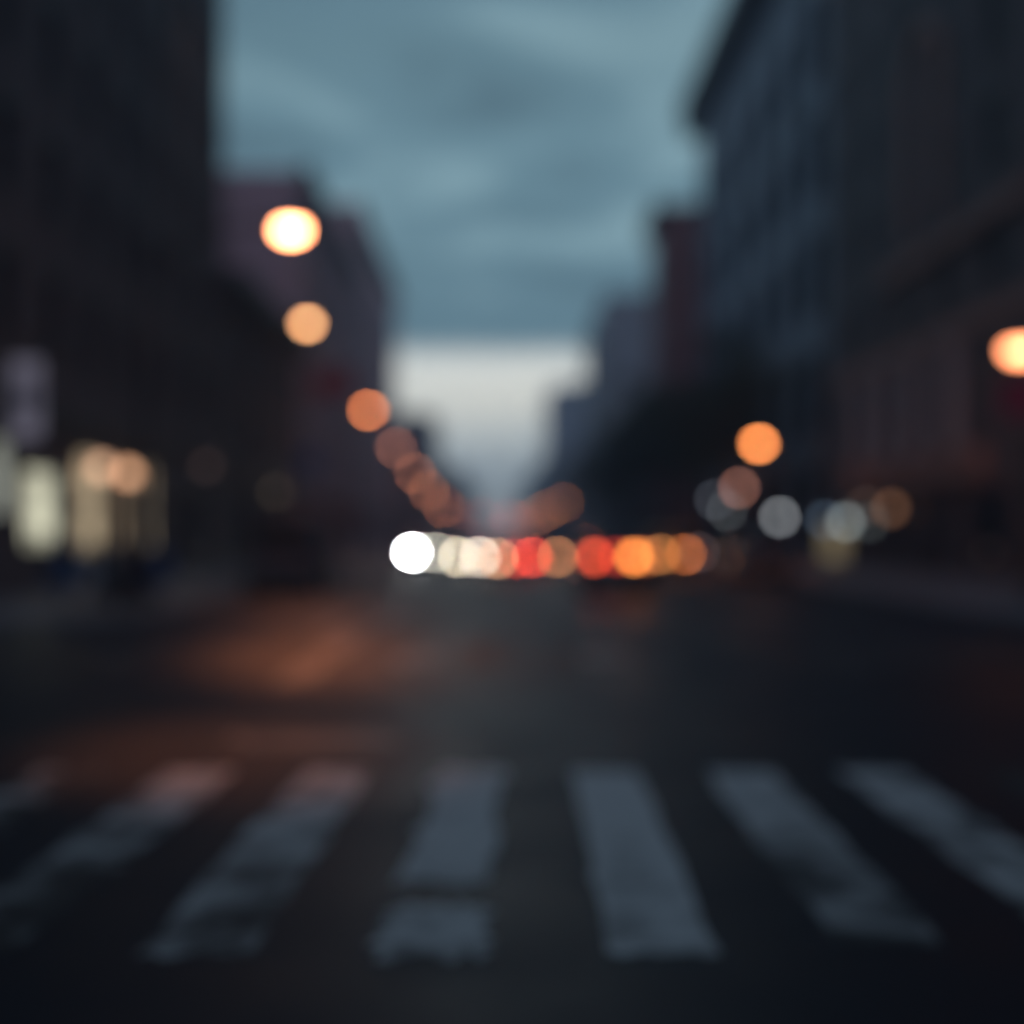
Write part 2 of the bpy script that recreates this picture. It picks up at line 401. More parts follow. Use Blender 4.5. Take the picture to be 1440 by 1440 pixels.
# left, near corner: tall dark block with lit shop windows
shop = [(30.2,31.75,2.05,3.98), (32.5,35.1,1.25,3.3), (36.8,39.0,.9,3.95), (40.3,41.5,.9,3.95), (42.9,45.0,.9,3.95), (47.2,48.6,0.02,2.6), (49.3,52.6,.7,3.2)]
b, P, pb, H = building('corner_building', 'towering dark corner block with lit shop windows at street level', 'L', FL, 26.3, 56, 40, M['brick_soot'], 3.6, 3.1, (1.3,2.0), 5.6,
                       custom=shop, skip_base=True, trimm=M['brick_dark'], glass=M['glass_dusty'])
glow = [((.40,.42,.36),1.0),((.92,.90,.66),1.0),((.68,.53,.33),1.0),((.42,.31,.19),1.0),((.36,.29,.20),1.0),None,None]
for (a,c,z0,z1), g in zip(shop, glow):
    w, h = c-a, z1-z0
    gm = emit('lit_shop_glass', g[0], g[1], .9) if g else M['glass']
    fm_, pm_ = window_meshes(w, h, M['metal_dark'], gm)
    o = link('shop_window' if z0 > .1 else 'door', fm_, b, P((a+c)/2, z0, 0)); link('pane', pm_, o)
    if g and z0 < 2:                                            # goods on display behind the sill
        d = MB(); 
        for q in range(4):
            yy = -w/2+w*(q+.5)/4; hh = random.uniform(.2,.55); d = MB()
            d.lathe([(.16,0),(.2,hh*.5),(.08,hh*.8),(.12,hh)], (-.165+.04,yy,.08), 8, .2, 1)
            d.obj('vase', M['tyre'], o)
fa = MB(); pb(fa, 30, 46, 4.35, 5.0, .005, .22); fa.obj('fascia', M['metal_dark'], b)

building('low_building', 'low dark block squeezed beside the towering corner block', 'L', FL, 56.02, 77, 13.2, M['brick_soot'], 3.4, 3.0, (1.2,1.8), 4.6)
building('brick_building', 'pinkish brick block with blank side wall behind the two nearest lamps', 'L', FL, 77.9, 107.5, 23.9, M['brick_mauve'], 3.5, 3.0, (1.2,1.9), 5, depth=30, cornice_d=.6)
building('brick_building', 'taller stepped brick block behind the pinkish one, ending at the pale gap', 'L', FL, 108, 150, 29.6, M['brick_mauve'], 3.5, 3.0, (1.2,1.9), 5, depth=26, cornice_d=.5)
building('row_building', 'long low row hidden below the left lamp chain', 'L', FL, 153, 214, 11.5, M['brick_red'], 3.3, 3.8, (1.3,1.8), 4.2)
building('slab_building', 'dark square block standing alone under the pale sky gap on the left', 'L', FL, 238, 264, 24.2, M['brick_dark'], 3.6, 3.6, (1.5,1.9), 5, cornice=False)
building('row_building', 'last low block on the left before the street vanishes', 'L', FL, 285, 420, 17, M['brick_dark'], 3.6, 9, (2.2,1.9), 5, cornice=False)
building('row_building', 'farthest left block, low beside the vanishing point', 'L', FL, 440, 760, 24, M['concrete'], 4.5, 20, (5,2.2), 5, cornice=False, depth=40)

building('unseen_shade_building', 'unseen block added on our left hand to shade the crosswalk', 'L', FL, -40, 3.2, 34, M['brick_soot'], 3.6, 3.6, (1.4,2.0), 5.6)  # blocks outside the view, added so light falls off near the crosswalk
building('unseen_shade_building', 'unseen block added on our right hand to shade the crosswalk', 'R', 17, -40, 3.2, 34, M['brick_dark'], 3.6, 3.6, (1.4,2.0), 5.6)
# right
arch_u = 50.8
cb = [(48.2,51.0,0.02,3.0),(52.2,55.6,.6,3.1),(56.8,60.4,.6,3.1),(61.4,64.6,.6,3.1),(42.2,46.8,.6,3.1)]
b0, P0, pb0, H0 = building('stone_corner_building', 'dark corner block on the right with a brown band and a tall arched window frame', 'R', 17, 27, 65.6, 38, M['brick_dark'], 3.9, 4.4, (1.7,2.4), 9.4,
                       custom=cb, skip_base=True, trimm=M['stone_brown'], glass=M['glass_dusty'])
for a,c,z0,z1 in cb:
    gm = M['glass']
    fm_, pm_ = window_meshes(c-a, z1-z0, M['metal_dark'], gm)
    o = link('shop_window' if z0>.1 else 'door', fm_, b0, P0((a+c)/2, z0, 0), math.pi); link('pane', pm_, o)
fa = MB(); pb0(fa, 44.5, 61.5, 3.55, 4.75, .005, .35); fa.obj('fascia', M['stone_brown'], b0)
for u in (46.9, 50.9, 54.9, 58.9):
    pl = MB(); pb0(pl, u-.3, u+.3, 5.3, 8.3, .17, .5); pb0(pl, u-.42, u+.42, 4.76, 5.29, .17, .6); pb0(pl, u-.42, u+.42, 8.31, 8.65, .17, .6)
    pl.obj('pilaster', M['stone'], b0, bevel=.02)
ar = MB()                                                      # arched stone surround
pts = []
for i in range(13):
    a = math.pi*i/12; pts.append((arch_u-1.75*math.cos(a), 19.6+1.75*math.sin(a)))
pts = [(arch_u-1.75,13.6)]+pts+[(arch_u+1.75,13.6)]
for (u0,z0),(u1,z1) in zip(pts, pts[1:]):
    c = Vector((arch_u,17.0))
    def o_(u,z): 
        d = Vector((u-arch_u, max(z-19.6,0))); d = d.normalized()*.5 if d.length>0 else d
        return (u+d.x, z+d.y)
    a0 = o_(u0,z0); a1 = o_(u1,z1)
    for d0 in (.3,):
        ar.quad(P0(u0,z0,d0),P0(u1,z1,d0),P0(*a1,d0),P0(*a0,d0)); ar.quad(P0(u0,z0,.006),P0(u1,z1,.006),P0(u1,z1,d0),P0(u0,z0,d0)); ar.quad(P0(*a0,.006),P0(*a1,.006),P0(*a1,d0),P0(*a0,d0))
ar.obj('arch_surround', M['stone_brown'], b0)
bd = MB(); pb0(bd, 40, 56, 12.3, 12.95, .006, .35); bd.obj('stone_band', M['stone_brown'], b0)

building('tall_office_building', 'tall blue grey stone block with deep dark cornice on the right', 'R', 17, 66, 107, 37.2, M['stone_blue'], 6.4, 6.8, (4.0,4.3), 6.2, glass=M['glass_blind'], cornice_h=2.4, cornice_d=1.8, depth=30)
building('narrow_building', 'narrow reddish tower stepping out past the blue grey block', 'R', 14, 108.2, 116.5, 29.6, M['brick_red'], 3.5, 2.7, (1.2,1.9), 5, cornice_h=1.4, cornice_d=.8, depth=18)
building('row_building', 'low row behind the street trees on the right', 'R', 14, 117, 164, 15, M['brick_dark'], 3.4, 3.9, (1.3,1.8), 4.6)
building('grey_building', 'greyish mid rise block with flat top right of the sky', 'R', 14, 168, 205, 33.2, M['concrete'], 3.5, 4.2, (1.8,1.9), 5, cornice=False, depth=18)
building('row_building', 'dark low row farther along on the right', 'R', 14, 206, 330, 17, M['brick_dark'], 3.6, 8, (2.2,1.9), 5, cornice=False)
building('slab_building', 'pale far slab rising beside the bright sky gap on the right', 'R', 14, 336, 380, 41, M['concrete'], 4.0, 5.5, (2.4,2.0), 5, cornice=False, depth=30)
building('row_building', 'low block past the pale far slab', 'R', 14, 390, 520, 26, M['concrete'], 4.0, 13, (3.5,2.0), 5, cornice=False, depth=30)
building('row_building', 'farthest right block beside the vanishing point', 'R', 13.5, 540, 800, 27, M['concrete'], 4.5, 20, (5,2.2), 5, cornice=False, depth=40)

# ------------------------------------------------------------------ lamps
def disc(D): return math.pi/4*(61*(1-2.5/D))**2          # blur disc area of the lens at distance D
def strength_for(V, D, area_m2):                           # radiance that gives V once spread over the disc
    return V*disc(D)/(area_m2*(F/D)**2)
ORANGE = (1,.36,.10)
def street_lamp(hx, hy, hz, px, label, V, colr=ORANGE, lw=.5, lh=.3, side='L', group=None):
    sg = 1 if hx > px else -1
    t = thing('street_lamp', label, 'street lamp', (px, hy, .14), 0, group or ('street lamps on the left kerb' if side == 'L' else 'street lamps on the right kerb'))
    H = hz-.14; reach = abs(hx-px)
    MB().lathe([(.26,0),(.26,.08),(.2,.14),(.17,.7),(.12,.78)], seg=12).obj('base', M['metal_dark'], t, True)
    MB().tube([(0,0,.78),(0,0,H*.5),(0,0,H-.25)], [.1,.085,.065], 10).obj('pole', M['metal_dark'], t, True)
    arm = [(0,0,H-.9)]
    for i in range(1,7):
        q = i/6; arm.append((sg*(reach-lw*.4)*q, 0, H-.9+1.0*math.sin(q*math.pi/2)))
    MB().tube(arm, [.05,.048,.045,.042,.04,.04,.04], 8).obj('arm', M['metal_dark'], t, True)
    hd = MB().ball((sg*reach,0,H+.10), lw*.75, .2+lw*.15, .16, 14, 8).obj('lamp_head', M['metal_grey'], t, True)
    area = math.pi/4*lw*lh
    m = emit('lamp_glow', colr, strength_for(V, hy, area))
    MB().ball((0,0,0), lw/2, lw/2*.8, lh/2, 16, 10).obj('lens', m, hd, True, loc=(sg*reach,0,H+.0-lh*.2))
    return t
def at(x, y, D): return ((x-VX)*D/F, D, EYE+(VY-y)*D/F)
LP = -8.3
lampL = [ # px x, px y, D, V, colour, lw, lh
 (409,318,30,  9.0,(1,.35,.15),.62,.40,'nearest street lamp in view on the left, blazing white orange'),
 (432,451,43.3,1.2,(1,.46,.19),.42,.34,'pale orange street lamp just below the blazing one'),
 (518,574,73.5,.78,(1,.27,.08),.5,.4,'strong orange street lamp beside the tall left roofline edge'),
 (557,627,98,  .18,(1,.36,.22),.6,.45,'dull rust street lamp, first of the overlapping left chain'),
 (584,664,131, .17,(1,.34,.18),.5,.4,'second dull lamp of the overlapping left chain'),
 (603,689,172, .17,(1,.34,.16),.55,.44,'third dull lamp of the overlapping left chain'),
 (624,711,236, .15,(1,.32,.14),.65,.5,'fourth dull lamp of the overlapping left chain'),
 (637,726,293, .15,(1,.30,.12),.75,.55,'last lamp of the left chain beside the vanishing point')]
for x,y,D,V,c,lw,lh,lab in lampL:
    X,Yy,Z = at(x,y,D); street_lamp(X,Yy,Z, min(LP, X-.7), lab, V, c, lw, lh, 'L')
lampR = [
 (1436,487,30.3,4.0,(1,.32,.135),.75,.44,'nearest street lamp on the right, cut by the frame edge'),
 (1067,620,61, 1.45,(1,.30,.08),.5,.42,'vivid orange street lamp in front of the dark right trees'),
 (792,706,223,.085,(1,.33,.12),.65,.5,'dim rust street lamp, rightmost of the right chain'),
 (772,715,245,.085,(1,.33,.12),.65,.5,'second dim lamp of the right chain'),
 (760,722,270,.085,(1,.33,.12),.65,.5,'third dim lamp of the right chain'),
 (748,728,320,.085,(1,.33,.12),1.,.7,'fourth dim lamp of the right chain'),
 (736,734,380,.085,(1,.25,.1),1.1,.8,'last lamp of the right chain beside the vanishing point')]
for x,y,D,V,c,lw,lh,lab in lampR:
    X,Yy,Z = at(x,y,D); street_lamp(X,Yy,Z, max(11.4, X+.6), lab, V, c, lw, lh, 'R')
# lamp over the junction, just out of the top of the picture, that throws the pool of light on the road
street_lamp(-4.3, 17.6, 9.7, -8.6, 'street lamp on the near left corner whose orange pool lies on the road', 5.0, (1,.45,.16), .6, .36, 'L')
def spot(name, loc, target, power, cone, blend, c, size=.25):
    l = bpy.data.lights.new(name, 'SPOT'); l.energy = power; l.spot_size = R(cone); l.spot_blend = blend; l.color = c; l.shadow_soft_size = size
    o = bpy.data.objects.new(name, l); col.objects.link(o); o.location = loc
    o.rotation_euler = (Vector(target)-Vector(loc)).to_track_quat('-Z','Y').to_euler()
    return o
HPS = (1,.29,.10)
spot('lamp_light', (-4.3,17.55,9.4), (-2.1,10.7,0), 1900, 21, 1, HPS)
spot('lamp_light', (-4.83,29.9,8.6), (-2.0,19.6,0), 2100, 28, 1, HPS)
spot('lamp_light', (12.15,30.2,5.75), (14.6,44,3.4), 850, 70, 1, HPS)
spot('lamp_light', (12.2,60.9,5.8), (10,58,0), 800, 100, 1, HPS)
spot('lamp_light', (-6.4,43.2,8.6), (-2.2,33,0), 800, 60, 1, HPS)
spot('lamp_light', (-7.4,73.4,8.6), (-4,70,0), 900, 90, 1, HPS)
spot('lamp_light', (-7.8,97.8,7.8), (-6,95,0), 500, 120, 1, HPS)

# wall lanterns by the shop doors
def wall_lamp(x, y, xf, side, V, c, label, r=.22):
    D = (xf-VX*0)*0+abs(xf)*F/abs(x-VX); Z = EYE+(VY-y)*D/F; n = 1 if side == 'L' else -1
    t = thing('wall_lamp', label, 'wall lamp', (xf, D, Z), 0, 'lanterns on the shop fronts')
    MB().box(-.02,.02,-.09,.09,-.14,.14).obj('back_plate', M['metal_dark'], t, loc=(0,0,0))
    MB().tube([(0,0,.1),(n*.18,0,.24),(n*.36,0,.3)], .025, 8).obj('bracket', M['metal_dark'], t, True)
    MB().lathe([(.1,r*.75),(.06,r*1.1),(.02,r*1.35)], (n*.36,0,-.02), 10).obj('cap', M['metal_dark'], t, True)
    MB().ball((n*.36,0,0), r, r, r, 14, 10).obj('globe', emit('lantern_glow', c, strength_for(V, D, math.pi*r*r)), t, True)
    return t
for a in [(125,657,-12+.36*0,'L',.28,(1,.55,.33),'warm round lantern over the middle of the lit shop front'),
          (163,665,-12,'L',.33,(1,.50,.27),'warm round lantern right of its twin over the lit shop front'),
          (183,670,-12,'L',.10,(1,.6,.35),'fainter lantern near the right end of the lit shop front'),
          (278,655,-12,'L',.011,(1,.6,.5),'very dim lantern on the dark wall past the lit shop front'),
          (378,692,-12,'L',.011,(1,.75,.5),'very dim lantern above the parked van'),
          (1047,686,17,'R',.15,(1,.42,.30),'dusky pink lantern under the vivid orange right lamp'),
          (1105,727,17,'R',.135,(.9,.95,1),'bright grey white lantern on the right shop fronts'),
          (1200,734,17,'R',.10,(.85,1,1),'grey lantern above the yellowish shop window'),
          (1170,732,17,'R',.035,(.6,.9,1.3),'bluish lantern left of the grey one'),
          (1030,718,17,'R',.04,(.85,.95,1),'faint white lantern below the dusky pink one'),
          (1012,703,17,'R',.03,(.8,.9,1.1),'faint lantern up beside the dusky pink one'),
          (1265,715,17,'R',.06,(1,.45,.22),'brown orange lantern under the brown band of the right corner block'),
          (1228,712,17,'R',.02,(1,.6,.45),'very dim lantern left of the brown orange one')]:
    wall_lamp(*a)
# yellowish lit display window on the right: a projecting showcase on the shop front
t = thing('display_case', 'projecting display case glowing yellowish on the right shop front', 'display case', (17,63.4,.14))
MB().box(-.36,-.005,-2.1,2.1,0,.35).box(-.36,-.005,-2.1,2.1,1.92,2.15).box(-.34,-.005,-2.1,-2.0,.352,1.918).box(-.34,-.005,2.0,2.1,.352,1.918).obj('frame', M['metal_dark'], t)
MB().box(-.30,-.01,-1.98,1.98,.36,1.91).obj('lit_panel', emit('showcase_glow', (.22,.17,.09), 1, 1.2), t)

# ------------------------------------------------------------------ street furniture and signs
t = thing('blade_sign', 'pale vertical banner sign hung on the towering left corner block', 'banner', (FL,29.6,3.9))
MB().tube([(0,0,1.88),(1.55,0,1.88)], .03, 8).tube([(0,0,.03),(1.55,0,.03)], .03, 8).obj('bracket', M['metal_dark'], t)
MB().box(.76,1.42,-.03,.03,.06,1.85).obj('panel', M['banner'], t)
MB().box(.93,1.23,-.034,.034,.6,1.3).obj('centre_panel', M['banner_dark'], t)
t = thing('projecting_sign', 'deep red sign projecting high from the pinkish brick block', 'sign', (FL,82,10.4))
MB().tube([(0,0,1.9),(2.9,0,1.9)], .04, 8).obj('bracket', M['metal_dark'], t)
MB().box(.15,2.9,-.1,.1,.1,1.8).obj('panel', M['red_sign'], t, bevel=.03)
def awning(y, z, w, label):
    t = thing('awning', label, 'awning', (FL,y,z))
    mb = MB(); mb.loft([[(.01,-w/2,1.1),(1.5,-w/2,.2),(1.5,-w/2,0),(.01,-w/2,0.8)],[(.01,w/2,1.1),(1.5,w/2,.2),(1.5,w/2,0),(.01,w/2,.8)]]); mb.obj('canopy', M['red_cloth'], t)
    MB().tube([(.02,-w/2+.1,.3),(1.45,-w/2+.1,.05)],.02,6).tube([(.02,w/2-.1,.3),(1.45,w/2-.1,.05)],.02,6).obj('frame', M['metal_dark'], t)
awning(91, 3.0, 7, 'faded red awning over the shops of the pinkish brick block')
awning(101, 3.0, 6, 'second faded red awning beyond the first, nearer the headlights')
t = thing('street_sign', 'blue plate sign on a thin pole before the pinkish brick block', 'sign', (-7.9,54,.14))
MB().tube([(0,0,0),(0,0,5.3)], .04, 8).obj('pole', M['metal_grey'], t, True)
MB().box(-.42,.42,-.075,-.045,4.2,5.1).obj('plate', M['blue_sign'], t, bevel=.008)
# newspaper boxes
def news_box(x, y, m, label):
    t = thing('newspaper_box', label, 'newspaper box', (x,y,.14), R(-25), 'newspaper boxes on the left pavement')
    MB().tube([(0,0,0),(0,0,.45)], .06, 8).box(-.2,.2,-.2,.2,0,.03).obj('stand', M['metal_dark'], t)
    b_ = MB().box(-.26,.26,-.22,.22,.451,1.22).obj('case', m, t, bevel=.03)
    MB().box(-.2,.2,-.236,-.223,.75,1.12).obj('window', M['glass'], t)
    MB().tube([(-.12,-.225,.66),(-.12,-.27,.66),(.12,-.27,.66),(.12,-.225,.66)], .012, 6).obj('handle', M['metal_grey'], t)
news_box(-9.4,27.6,M['blue_box'],'leftmost blue newspaper box under the bright shop window')
news_box(-8.75,27.6,M['white_box'],'white newspaper box between the blue and the red one')
news_box(-8.1,27.6,M['red_box'],'red newspaper box in the row under the shop windows')
news_box(-7.7,28.9,M['blue_box'],'blue newspaper box standing apart, right of the red one')
t = thing('mailbox', 'dark round topped mailbox at the left street corner', 'mailbox', (-8.2,27.0-.1,.14), R(-20))
rings = []
for y in (-.3,.3):
    ring = [(-.3,y,.25),(.3,y,.25),(.3,y,1.0)]+[(.3*math.cos(a),y,1.0+.3*math.sin(a)) for a in [math.pi*i/8 for i in range(1,8)]]+[(-.3,y,1.0)]
    rings.append(ring)
t.location = (-6.9-.9,26.2,.14)
MB().loft(rings).obj('case', M['metal_dark'], t, bevel=.01)
for sx_ in (-.24,.24):
    for sy_ in (-.24,.24): MB().box(sx_-.03,sx_+.03,sy_-.03,sy_+.03,0,.249).obj('leg', M['metal_dark'], t)
MB().box(-.2,.2,-.33,-.303,.98,1.06).obj('slot', M['metal_grey'], t)
t = thing('kiosk', 'tall dark kiosk at the right edge of the picture', 'kiosk', (11.95,27.4,.14))
MB().box(-.7,.7,-.45,.45,0,.12).obj('plinth', M['concrete'], t)
MB().box(-.55,.55,-.32,.32,.121,3.6).obj('cabinet', M['metal_dark'], t, bevel=.03)
MB().box(-.42,.42,-.335,-.321,1.0,3.2).obj('panel', M['glass'], t)
MB().box(-.68,.68,-.42,.42,3.601,3.75).obj('roof', M['metal_dark'], t, bevel=.02)
t = thing('hanging_sign', 'small red sign just under the nearest right lamp', 'sign', (12.05,29.4,4.4))
MB().box(-.5,.5,-.03,.03,0,.95).obj('panel', M['red_sign'], t, bevel=.01)
MB().tube([(-.4,.05,.47),(1.35,.3,.47)], .025, 6).obj('bracket', M['metal_dark'], t)

# far traffic signals
def signal(X, Y, px, label, V):
    sg = 1 if X > px else -1
    t = thing('traffic_signal', label, 'traffic signal', (px,Y,.14), 0, 'red signals far down the street')
    r = abs(X-px)
    MB().tube([(0,0,0),(0,0,4.9)], [.14,.1], 10).obj('pole', M['metal_dark'], t, True)
    MB().tube([(0,0,4.6),(sg*r,0,4.75)], [.08,.05], 8).obj('mast_arm', M['metal_dark'], t, True)
    hd = MB().box(-.25,.25,-.15,.15,-1.0,.1).obj('signal_head', M['metal_dark'], t, bevel=.02, loc=(sg*r,-.1,4.55))
    m = emit('signal_red', (1,.1,.08), strength_for(V, Y, math.pi*.25*.25))
    MB().ball((0,-.16,-.15),.25,.1,.25,12,8).obj('red_lamp', m, hd, True)
    MB().ball((0,-.16,-.5),.16,.05,.16,12,8).obj('amber_lamp', M['glass'], hd, True); MB().ball((0,-.16,-.82),.16,.05,.16,12,8).obj('green_lamp', M['glass'], hd, True)
signal(-3.2, 240, -8.6, 'far red signal on a long arm from the left kerb', .05)
signal(2.5, 255, 11.6, 'far red signal on a long arm from the right kerb', .07)

# ------------------------------------------------------------------ vehicles
PAINT = {}
def paintm(n, c):
    if n not in PAINT:
        m = mat('car_paint_'+n, c, .3, 0, .04, 4); P_ = m.node_tree.nodes['Principled BSDF']; P_.inputs['Coat Weight'].default_value=.6; P_.inputs['Coat Roughness'].default_value=.08
        PAINT[n] = m
    return PAINT[n]
KIND = {
 'sedan': dict(body=[(-2.30,.45,.84,.76),(-2.22,.32,.95,.85),(-1.5,.24,1.0,.89),(0,.22,.96,.90),(1.0,.24,.95,.90),(1.8,.27,.88,.87),(2.2,.34,.76,.80),(2.30,.42,.64,.70)],
               cab=(.93,1.46,-1.85,1.05,-1.15,.2,.83,.62), wheels=(-1.4,1.4), hl=.66, tl=.8),
 'suv': dict(body=[(-2.30,.50,1.0,.80),(-2.25,.36,1.1,.90),(-1.5,.28,1.12,.94),(0,.26,1.1,.95),(1.0,.28,1.1,.95),(1.8,.3,1.04,.92),(2.25,.38,.92,.86),(2.34,.46,.76,.76)],
               cab=(1.08,1.78,-2.22,1.05,-1.95,.35,.88,.70), wheels=(-1.4,1.45), hl=.8, tl=1.0),
 'van': dict(body=[(-2.6,.45,1.15,.90),(-2.56,.34,1.2,.97),(-1.5,.28,1.2,1.0),(0,.26,1.2,1.0),(1.4,.28,1.2,1.0),(2.1,.3,1.12,.97),(2.5,.36,.98,.90),(2.6,.44,.8,.82)],
               cab=(1.18,2.2,-2.56,1.95,-2.5,1.1,.95,.80), wheels=(-1.6,1.7), hl=.85, tl=1.1)}
def car(kind, colour, X, Y, facing, label, name, cat, heads=(), tails=(), ambers=(), group='cars on the street', lamp_z=None):
    """facing +1: nose away from the camera; -1: nose towards it. heads/tails/ambers: (local x offset in world +X, V, colour)"""
    k = KIND[kind]; pm = paintm(*colour)
    t = thing(name, label, cat, (X,Y,0.004), 0 if facing > 0 else math.pi, group)
    sgn = facing
    rings = []
    for y,zb,zt,hw in k['body']:
        rings.append([(-hw*.92,y,zb),(-hw,y,zb+(zt-zb)*.25),(-hw,y,zb+(zt-zb)*.6),(-hw*.95,y,zt-.06),(-hw*.82,y,zt),(hw*.82,y,zt),(hw*.95,y,zt-.06),(hw,y,zb+(zt-zb)*.6),(hw,y,zb+(zt-zb)*.25),(hw*.92,y,zb)])
    bd_ = MB().loft(rings)
    zb,zt,b0_,b1_,t0,t1,hb,ht = k['cab']
    r = .12
    ring = lambda z,y0,y1,h: [(-h,y0+r,z),(-h+r,y0,z),(h-r,y0,z),(h,y0+r,z),(h,y1-r,z),(h-r,y1,z),(-h+r,y1,z),(-h,y1-r,z)]
    bd_.loft([ring(zb,b0_,b1_,hb), ring(zt-.07,t0-.03,t1+.03,ht+.03), ring(zt,t0+.12,t1-.12,ht-.1)])
    bd_.obj('body', pm, t, True)
    # glass, each a few mm proud of the cabin
    def lerp(q, y0, y1): return y0+(y1-y0)*q
    zz = zt-.07; th = t0-.03; tf = t1+.03; hh = ht+.03; e = .012
    def front(q, fr): # point on windscreen plane
        y = lerp(q, b1_, tf)+e; h = lerp(q, hb, hh)-r-.02; return (fr*h, y, lerp(q, zb, zz)+e*.5)
    MB().quad(front(.12,-1),front(.12,1),front(.9,1),front(.9,-1)).obj('windscreen', M['glass'], t)
    def rear(q, fr):
        y = lerp(q, b0_, th)-e; h = lerp(q, hb, hh)-r-.02; return (fr*h, y, lerp(q, zb, zz)+e*.5)
    MB().quad(rear(.2,-1),rear(.2,1),rear(.9,1),rear(.9,-1)).obj('rear_window', M['glass'], t)
    for s_ in (-1,1):
        def sd(q, f): return (s_*(lerp(q,hb,hh)+e), lerp(f, lerp(q,b0_,th)+r+.05, lerp(q,b1_,tf)-r-.05), lerp(q,zb,zz))
        MB().quad(sd(.12,.05),sd(.12,.47),sd(.9,.47),sd(.9,.08)).quad(sd(.12,.5),sd(.12,.93),sd(.9,.9),sd(.9,.5)).obj('side_window', M['glass'], t)
        hwm = k['body'][3][3]
        MB().box(min(s_*hb,s_*(hwm+.16)),max(s_*hb,s_*(hwm+.16)),b1_-.55,b1_-.4,zb+.05,zb+.22).obj('mirror', pm, t, bevel=.02)
        for wy in k['wheels']:
            wr = .34 if kind != 'van' else .37
            wh = MB(); prof=[(wr*.6,-.1),(wr*.95,-.11),(wr,-.07),(wr,.07),(wr*.95,.11),(wr*.6,.1)]
            n0 = len(wh.v); wh.lathe(prof, seg=20)
            wh.v = [(z_, x_, y_) for x_, y_, z_ in wh.v]
            w_ = wh.obj('wheel', M['tyre'], t, True, loc=(s_*(hwm-.09), wy, wr))
            rm = MB().lathe([(wr*.62,0),(wr*.6,.03),(wr*.2,.04),(.03,.05)], seg=16); rm.v = [(s_*(z_+.095), x_, y_) for x_, y_, z_ in rm.v]
            rm.obj('rim', M['rim'], w_)
    yf = k['body'][-1][0]; yr = k['body'][0][0]
    MB().box(-k['body'][-2][3],k['body'][-2][3],yf-.12,yf+.04,.34,.52).obj('bumper', M['metal_dark'], t, bevel=.03)
    MB().box(-k['body'][1][3],k['body'][1][3],yr-.05,yr+.1,.36,.55).obj('bumper', M['metal_dark'], t, bevel=.03)
    MB().box(-.26,.26,yr-.063,yr-.052,.40,.52).obj('number_plate', M['plate'], t)
    MB().box(-.45,.45,yf-.02,yf+.012,.56,.70).obj('grille', M['frame'], t)
    def lights(lst, nm, y, dz, w, h):
        for off, V, c in lst:
            D = Y-abs(yf) if True else Y
            a = math.pi/4*w*h
            m = emit(nm+'_glow', c, strength_for(V, D, a)) if V > 0 else M['lens_off' if nm=='headlight' else 'red_sign']
            MB().ball((0,0,0), w/2, .07, h/2, 14, 8).obj(nm, m, t, True, loc=(off*sgn, y, dz))
    hz = lamp_z or k['hl']; tz = lamp_z or k['tl']
    hx_ = k['body'][-2][3]*.78
    lights(heads or [(-hx_,0,0),(hx_,0,0)], 'headlight', yf-.02, hz if facing < 0 else k['hl'], .28, .20)
    lights(tails or [(-hx_,0,0),(hx_,0,0)], 'tail_light', yr-.03, tz if facing > 0 else k['tl'], .26, .24)
    if ambers: lights(ambers, 'turn_signal', yr-.035 if facing > 0 else yf, tz if facing > 0 else hz, .26, .24)
    return t
WH=(.95,1,.98); CR=(1,.86,.62); RD=(1,.075,.045); AM=(1,.36,.10)
mv = 'cars driving in the street lanes'; pk = 'cars parked along the kerbs'
car('sedan',('white',(.6,.6,.6)),-4.05,72.3,-1,'oncoming white sedan with one dazzling white headlight','sedan_car','car',heads=[(-.66,3.2,WH),(.62,.30,(1,.97,.8))],group=mv,lamp_z=.70)
car('sedan',('silver',(.4,.41,.42)),-1.42,66.3,-1,'oncoming silver sedan with two cream headlights','sedan_car','car',heads=[(-.54,.70,CR),(.53,.72,(1,.84,.68))],group=mv,lamp_z=.56)
car('sedan',('navy',(.03,.04,.08)),.50,57.7,1,'dark blue sedan near the centre line with faint tail lights','sedan_car','car',tails=[(.3,.28,RD)],ambers=[(-.5,.45,(1,.48,.25))],group=mv,lamp_z=.66)
car('sedan',('grey',(.12,.12,.125)),2.23,63.7,1,'grey sedan with one red tail light and one amber light','sedan_car','car',tails=[(-.58,.62,RD),(.5,.03,RD)],ambers=[(.62,.36,(1,.42,.17))],group=mv,lamp_z=.60)
car('suv',('black',(.02,.02,.022)),3.36,37.7,1,'black car stopped closest to us with glaring red and amber tail lights','suv_car','car',tails=[(-.70,.72,(1,.085,.03)),(-.06,.22,(1,.06,.03)),(.66,.10,(1,.06,.03))],ambers=[(.40,.80,(1,.30,.055)),(-.80,.10,(1,.15,.05)),(.74,.20,(1,.3,.08))],group=mv,lamp_z=1.10)
car('suv',('yellow',(.5,.3,.03)),7.85,59.7,1,'yellow cab pulling along the right lane with two dim amber lights','cab_car','car',tails=[(-.75,.02,RD),(.78,.02,RD)],ambers=[(-.58,.24,(1,.40,.11)),(.58,.26,(1,.28,.07))],group=mv,lamp_z=.80)
car('van',('slate',(.06,.07,.09)),-6.12,38.2,-1,'grey van parked at the left kerb facing us','parked_van','van',group=pk)
vp = PAINT['slate'].node_tree.nodes['Principled BSDF']; vp.inputs['Coat Weight'].default_value = 0; vp.inputs['Roughness'].default_value = .7; vp.inputs['Specular IOR Level'].default_value=.2
car('suv',('black',(.02,.02,.022)),9.45,47,1,'dark tall car parked at the right kerb below the trees','parked_car','car',group=pk)
